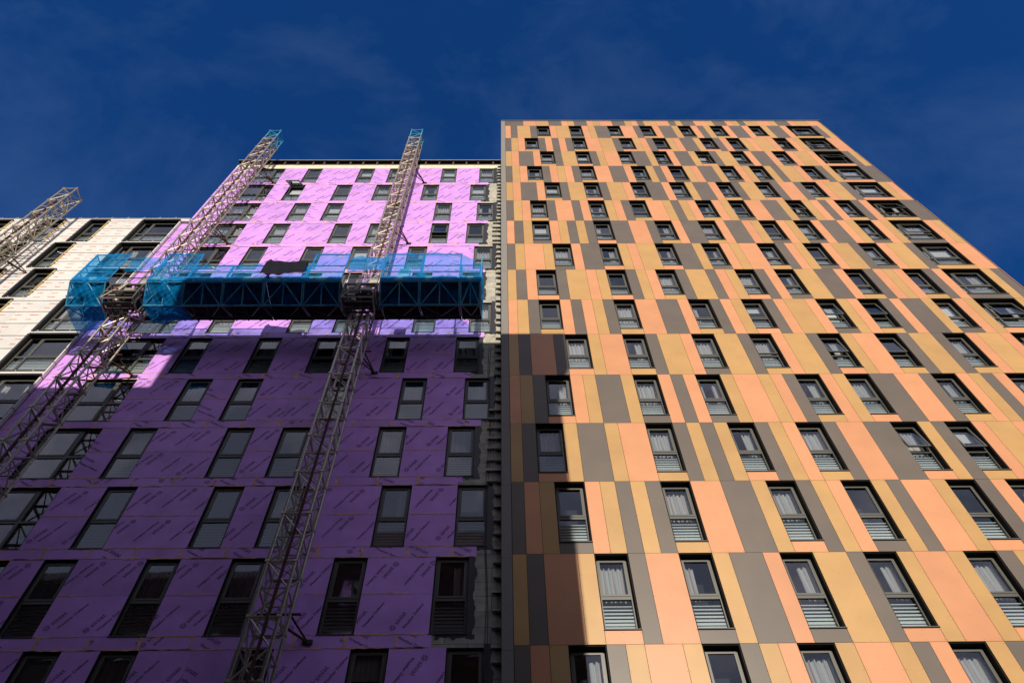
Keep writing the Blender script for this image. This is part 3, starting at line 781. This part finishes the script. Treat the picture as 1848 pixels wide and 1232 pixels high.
for (a, b) in BAYS:
    h = 2.10 if (a, b) in HIGH else 1.12
    for xx in (a + .03, b - .03): gr.tube(c(xx, Y0, -.15), c(xx, Y0, h), .026, 'blue_paint', 6)
    gr.tube(c(a, Y0, h), c(b, Y0, h), .024, 'blue_paint', 6)
    gr.tube(c(a, Y0, 1.12), c(b, Y0, 1.12), .024, 'blue_paint', 6); gr.tube(c(a, Y0, .62), c(b, Y0, .62), .022, 'blue_paint', 6)
    kick.box(a + ax, b + ax, Y0 - .035 + ay, Y0 - .002 + ay, .0, .17, 'teal_steel')
    yo = Y0 - .045
    if (a, b) != (-1.58, -.80):
        net(c(a, yo, -.14), c(b, yo, -.14), c(b, yo, h + .02), c(a, yo, h + .02), 'net', .035, sd=int(a * 10))
    else:
        net(c(a, yo, -.14), c(b, yo, -.14), c(b, yo, 1.12), c(a, yo, 2.05), 'net', .03, sd=3)
    if a < -11.9 and h > 2:      # the nets at the left are wrapped down over the truss
        net(c(a, YB - .02, ZB - .03), c(b, YB - .02, ZB - .03), c(b, yo - .02, -.12), c(a, yo - .02, -.12), 'net_wrap', .05, sd=int(a * 7))
    else:
        net(c(a, YB + .01, ZB - .03), c(b, YB + .01, ZB - .03), c(b, Y0 + .01, -.22), c(a, Y0 + .01, -.22), 'net_low', .03, sd=int(a * 7))
    # debris net slung under the deck at the left end
    if a < -11.9:
        zw = -1.15 if a < -15 else -.5
        net(c(a + (.25 if a < -15 else 0), Y1 - .15, zw), c(b, Y1 - .15, zw + .25), c(b, YB, ZB - .04), c(a, YB, ZB - .04), 'net_dense', .07, sd=int(a * 5))
# end frames
for xe, hh in ((-16.02, 2.1), (-.80, 1.9)):
    for yy in (Y0, (Y0 + Y1) / 2, Y1): gr.tube(c(xe, yy, -.1), c(xe, yy, hh), .024, 'blue_paint', 6)
    for z in (hh, 1.12, .62): gr.tube(c(xe, Y0, z), c(xe, Y1, z), .022, 'blue_paint', 6)
    net(c(xe, Y0, -.25), c(xe, Y1, -.35), c(xe, Y1, hh), c(xe, Y0, hh), 'net' if xe < -9 else 'net_dense', .05, sd=int(xe))
# wall-side hand rail, left end and right half
for (a, b) in BAYS[:1]:
    gr.tube(c(a, Y1, 2.1), c(b, Y1, 2.1), .022, 'blue_paint', 6)
for (a, b) in MG:     # guard rails past the mast bays, galvanised
    for z in (1.12, .62): gr.tube(c(a, Y0 + .25, z), c(b, Y0 + .25, z), .02, 'zinc_dark', 6)
    for xx in (a + .12, b - .12): gr.tube(c(xx, Y0 + .25, -.1), c(xx, Y0 + .25, 1.12), .022, 'zinc', 6)
    kick.box(a + .1 + ax, b - .1 + ax, Y0 + .22 + ay, Y0 + .25 + ay, -.02, .13, 'timber')
    net(c(a, Y0 + .2, 1.1), c(b, Y0 + .2, 1.1), c(b, Y0 + .1, 2.1), c(a, Y0 + .1, 2.1), 'net_dense' if a > -9 else 'net', .04, sd=9)
gr.obj('guard_rail', plat, True); kick.obj('toe_board', plat); nt_.obj('safety_net', plat, True)
# drive units in the two mast bays
for mi_, (a, b) in enumerate(MG):
    m = (a + b) / 2; d = MB(); x0, x1 = a + .14, b - .14; ya, yb = Y0 + .12, Y0 + .74; z0, z1 = -1.15, -.12
    lt = 'zinc' if mi_ == 0 else 'machine_light'
    for xx in (x0, x1):
        for yy in (ya, yb): d.tube(c(xx, yy, z0), c(xx, yy, z1), .035, 'zinc_dark', 6)
    for zz in (z0, z1, (z0 + z1) / 2):
        d.tube(c(x0, ya, zz), c(x1, ya, zz), .03, lt if zz > z0 - .1 else 'machine', 6); d.tube(c(x0, yb, zz), c(x1, yb, zz), .03, 'machine', 6)
        for xx in (x0, x1): d.tube(c(xx, ya, zz), c(xx, yb, zz), .035, lt, 6)
    d.tube(c(x0, ya, z0), c(m - .1, ya, z1), .022, lt, 6)
    d.box(m - .34 + ax, m - .02 + ax, ya + .1 + ay, ya + .42 + ay, -.75, -.35, 'machine'); d.box(m + .08 + ax, m + .40 + ax, ya + .1 + ay, ya + .42 + ay, -.75, -.35, 'machine')
    d.tube(c(m - .18, ya + .26, -.35), c(m - .18, ya + .26, .22), .13, 'machine', 12); d.tube(c(m + .24, ya + .26, -.35), c(m + .24, ya + .26, .18), .13, 'zinc_dark', 12)
    d.tube(c(m - .18, ya + .26, -1.0), c(m - .18, ya + .26, -.75), .09, lt, 10)
    d.box(m + .05 + ax, m + .42 + ax, ya - .03 + ay, ya + .05 + ay, -.62, -.46, lt); d.box(m - .36 + ax, m - .1 + ax, ya - .02 + ay, ya + .04 + ay, -.98, -.92, lt)
    d.box(m - .38 + ax, m - .22 + ax, ya - .03 + ay, ya + .01 + ay, -.50, -.44, 'machine_red')
    d.box(m - .52 + ax, m + .52 + ax, Y0 + .47 + ay, Y0 + .70 + ay, -.98, -.14, 'machine')
    for (u0, u1) in ((a + .02, m - .40), (m + .40, b - .02)): d.box(u0 + ax, u1 + ax, Y0 + .5 + ay, 14.60 + ay, -.10, -.02, 'timber'); d.box(u0 + ax, u1 + ax, Y0 + .8 + ay, Y0 + .86 + ay, -.9, -.11, 'machine')
    for ky in (ya + .16, ya + .4): d.box(m - .5 + ax, m + .5 + ax, ky + ay, ky + .09 + ay, z0 - .05, z0 - .01, 'machine')
    for kk in range(14):
        u_ = rn.uniform(a + .2, b - .2); v_ = rn.uniform(ya, yb); w_ = rn.uniform(z0, -.2); L_ = rn.uniform(.08, .3)
        if kk % 2: d.tube(c(u_, v_, w_), c(u_ + rn.uniform(-.2, .2), v_ + .05, w_ + L_), rn.uniform(.02, .05), rn.choice(('machine', 'zinc_dark', lt)), 7)
        else: d.box(u_ + ax, u_ + L_ * .6 + ax, v_ + ay, v_ + .12 + ay, w_, w_ + L_ * .7, rn.choice(('machine', 'machine', 'zinc_dark')))
    for kx in (-.5, -.2, .12, .45):
        d.tube(c(m + kx, ya + .3, z0), c(m + kx * .6, yb + .1, z0 - .45), .016, 'machine', 5)
    d.tube(c(m, ya - .02, -.05), c(m - .12, ya - .02, -.62), .03, lt, 6)
    d.box(m + .22 + ax, m + .52 + ax, Y0 + .3 + ay, Y0 + .45 + ay, .2, .75, 'machine_light')
    d.obj('drive_unit', plat)

bxm = MB(); bxm.box(-.22, .22, 0, .16, 0, .62, 'white_box'); bxm.box(-.17, .17, -.012, -.001, .3, .55, 'machine_light'); bxm.obj('control_box', plat, loc=(-3.75 + ax, Y0 + .06 + ay, .36))
# tarpaulin over the rail
tp = MB(); rt = random.Random(4)
def tf(u, v):
    x = -9.10 + 1.60 * u; fold = .03 * math.sin(u * 11 + v * 2) + .012 * math.sin(u * 27 + v * 6) + .01 * math.sin(v * 13)
    if v < .5: z = .22 + (1.22 - .22) * (v / .5) + .10 * math.sin(u * math.pi) * (v / .5) - .1 * (1 - v * 2) * math.sin(u * 5); y = Y0 - .14 - fold * .6
    else: z = 1.32 - (v - .5) * .9 + .05 * math.sin(u * 9); y = Y0 - .10 + (v - .5) * .5 + fold * .3
    if v < .04: z += .06 * math.sin(u * 23)
    return (x + 8.3, y - 13.1, z + (0.18 * max(0, 1 - abs(u - .06) * 14) if v > .35 and v < .65 else 0))
tp.grid(tf, 48, 16, 'tarp')
tpo = tp.obj('tarpaulin', None, True, loc=(-8.3, 13.1, ZD)); tag(tpo, 'dark tarpaulin draped over the rail in the middle of the blue netted platform', 'tarpaulin')
# folded sheet lying on the deck at the right end
fs = MB()
fs.grid(lambda u, v: (.62 * u - .31, .3 * v - .15, .22 * math.sin(math.pi * u) * (1 - abs(v - .5)) + .05 * math.sin(u * 21) + .18), 20, 6, 'tarp')
fo = fs.obj('folded_sheet', None, True, loc=(-1.22, Y0 + .25, ZD + .0)); tag(fo, 'crumpled dark sheet heaped at the right end of the platform', 'sheet')

# ------------------------------------------------------------------ street
def struct(name, mb): o = mb.obj(name); tag(o, kind='structure'); return o
b = MB(); b.box(-400, 400, -400, 400, -.6, -.13, 'asphalt', skip=''); struct('ground', b)
b = MB(); b.box(-60, 60, 10.5, 40, -.2, 0, 'paving'); struct('pavement', b)
b = MB(); b.box(-60, 60, -1.05, 3.2, -.2, -.004, 'paving'); struct('near_pavement', b)
b = MB(); b.box(-60, 60, 3.35, 10.35, -.128, -.126, 'asphalt')
for k in range(-14, 15): b.box(k * 4, k * 4 + 2, 6.8, 6.92, -.124, -.122, 'paint_white')
struct('road', b)

# the block across the street, behind the photographer: it throws the shadow over the lower storeys
opp = thing('brick_block', 'dark brick block across the street, seen only as reflections in the lowest windows', 'building', (-20, -8, 0))
bx, by = 20, 8
YW = -1.10; XS = 3.87; XM = -10.05; H1 = 31.8; H2 = 29.0
o1 = MB(); o1.box(XM + bx, XS + bx, -3.2 + by, YW + by, 0, H1 - .9, 'opp_wall'); o1.box(-48 + bx, XM - .001 + bx, -14 + by, YW + by, 0, H2 - .02, 'opp_wall'); o1.box(XM + .01 + bx, XS - .01 + bx, -14 + by, -3.21 + by, 0, H2 - 4, 'opp_wall')
o1.box(XS + .001 + bx, 46 + bx, -14 + by, YW + .0 + by, 0, 14.6, 'opp_wall')  # unseen low wing, added to dim the sky light on the lower storeys
o1.obj('wall', opp)
o2 = MB(); o2.box(XM - .05 + bx, XS + .42 + bx, -3.1 + by, YW + .06 + by, H1 - 2.3, H1, 'opp_trim'); o2.box(-48.1 + bx, XM - .06 + bx, -13.9 + by, YW + .05 + by, H2 - .4, H2 + .0, 'opp_trim'); o2.obj('parapet', opp)
rem = MB()
for fl in range(9):
    for k in range(14):
        x = XS - 2.2 - k * 3.4; z = 2.0 + fl * 3.1
        if z + 1.6 > (H1 - 2.4 if x > XM + .2 else H2 - .6): continue
        b = MB(); b.box(0, 1.3, 0, .05, 0, 1.6, 'frame_dark'); b.box(.07, 1.23, .051, .055, .07, 1.53, 'glass_low')
        if k < 6: b.obj('window', opp, loc=(x + bx, YW + .004 + by, z))
        else: rem.add(b.mesh('w'), Matrix.Translation((x + bx, YW + .004 + by, z)))
tag(rem.obj('window', opp), kind='stuff')
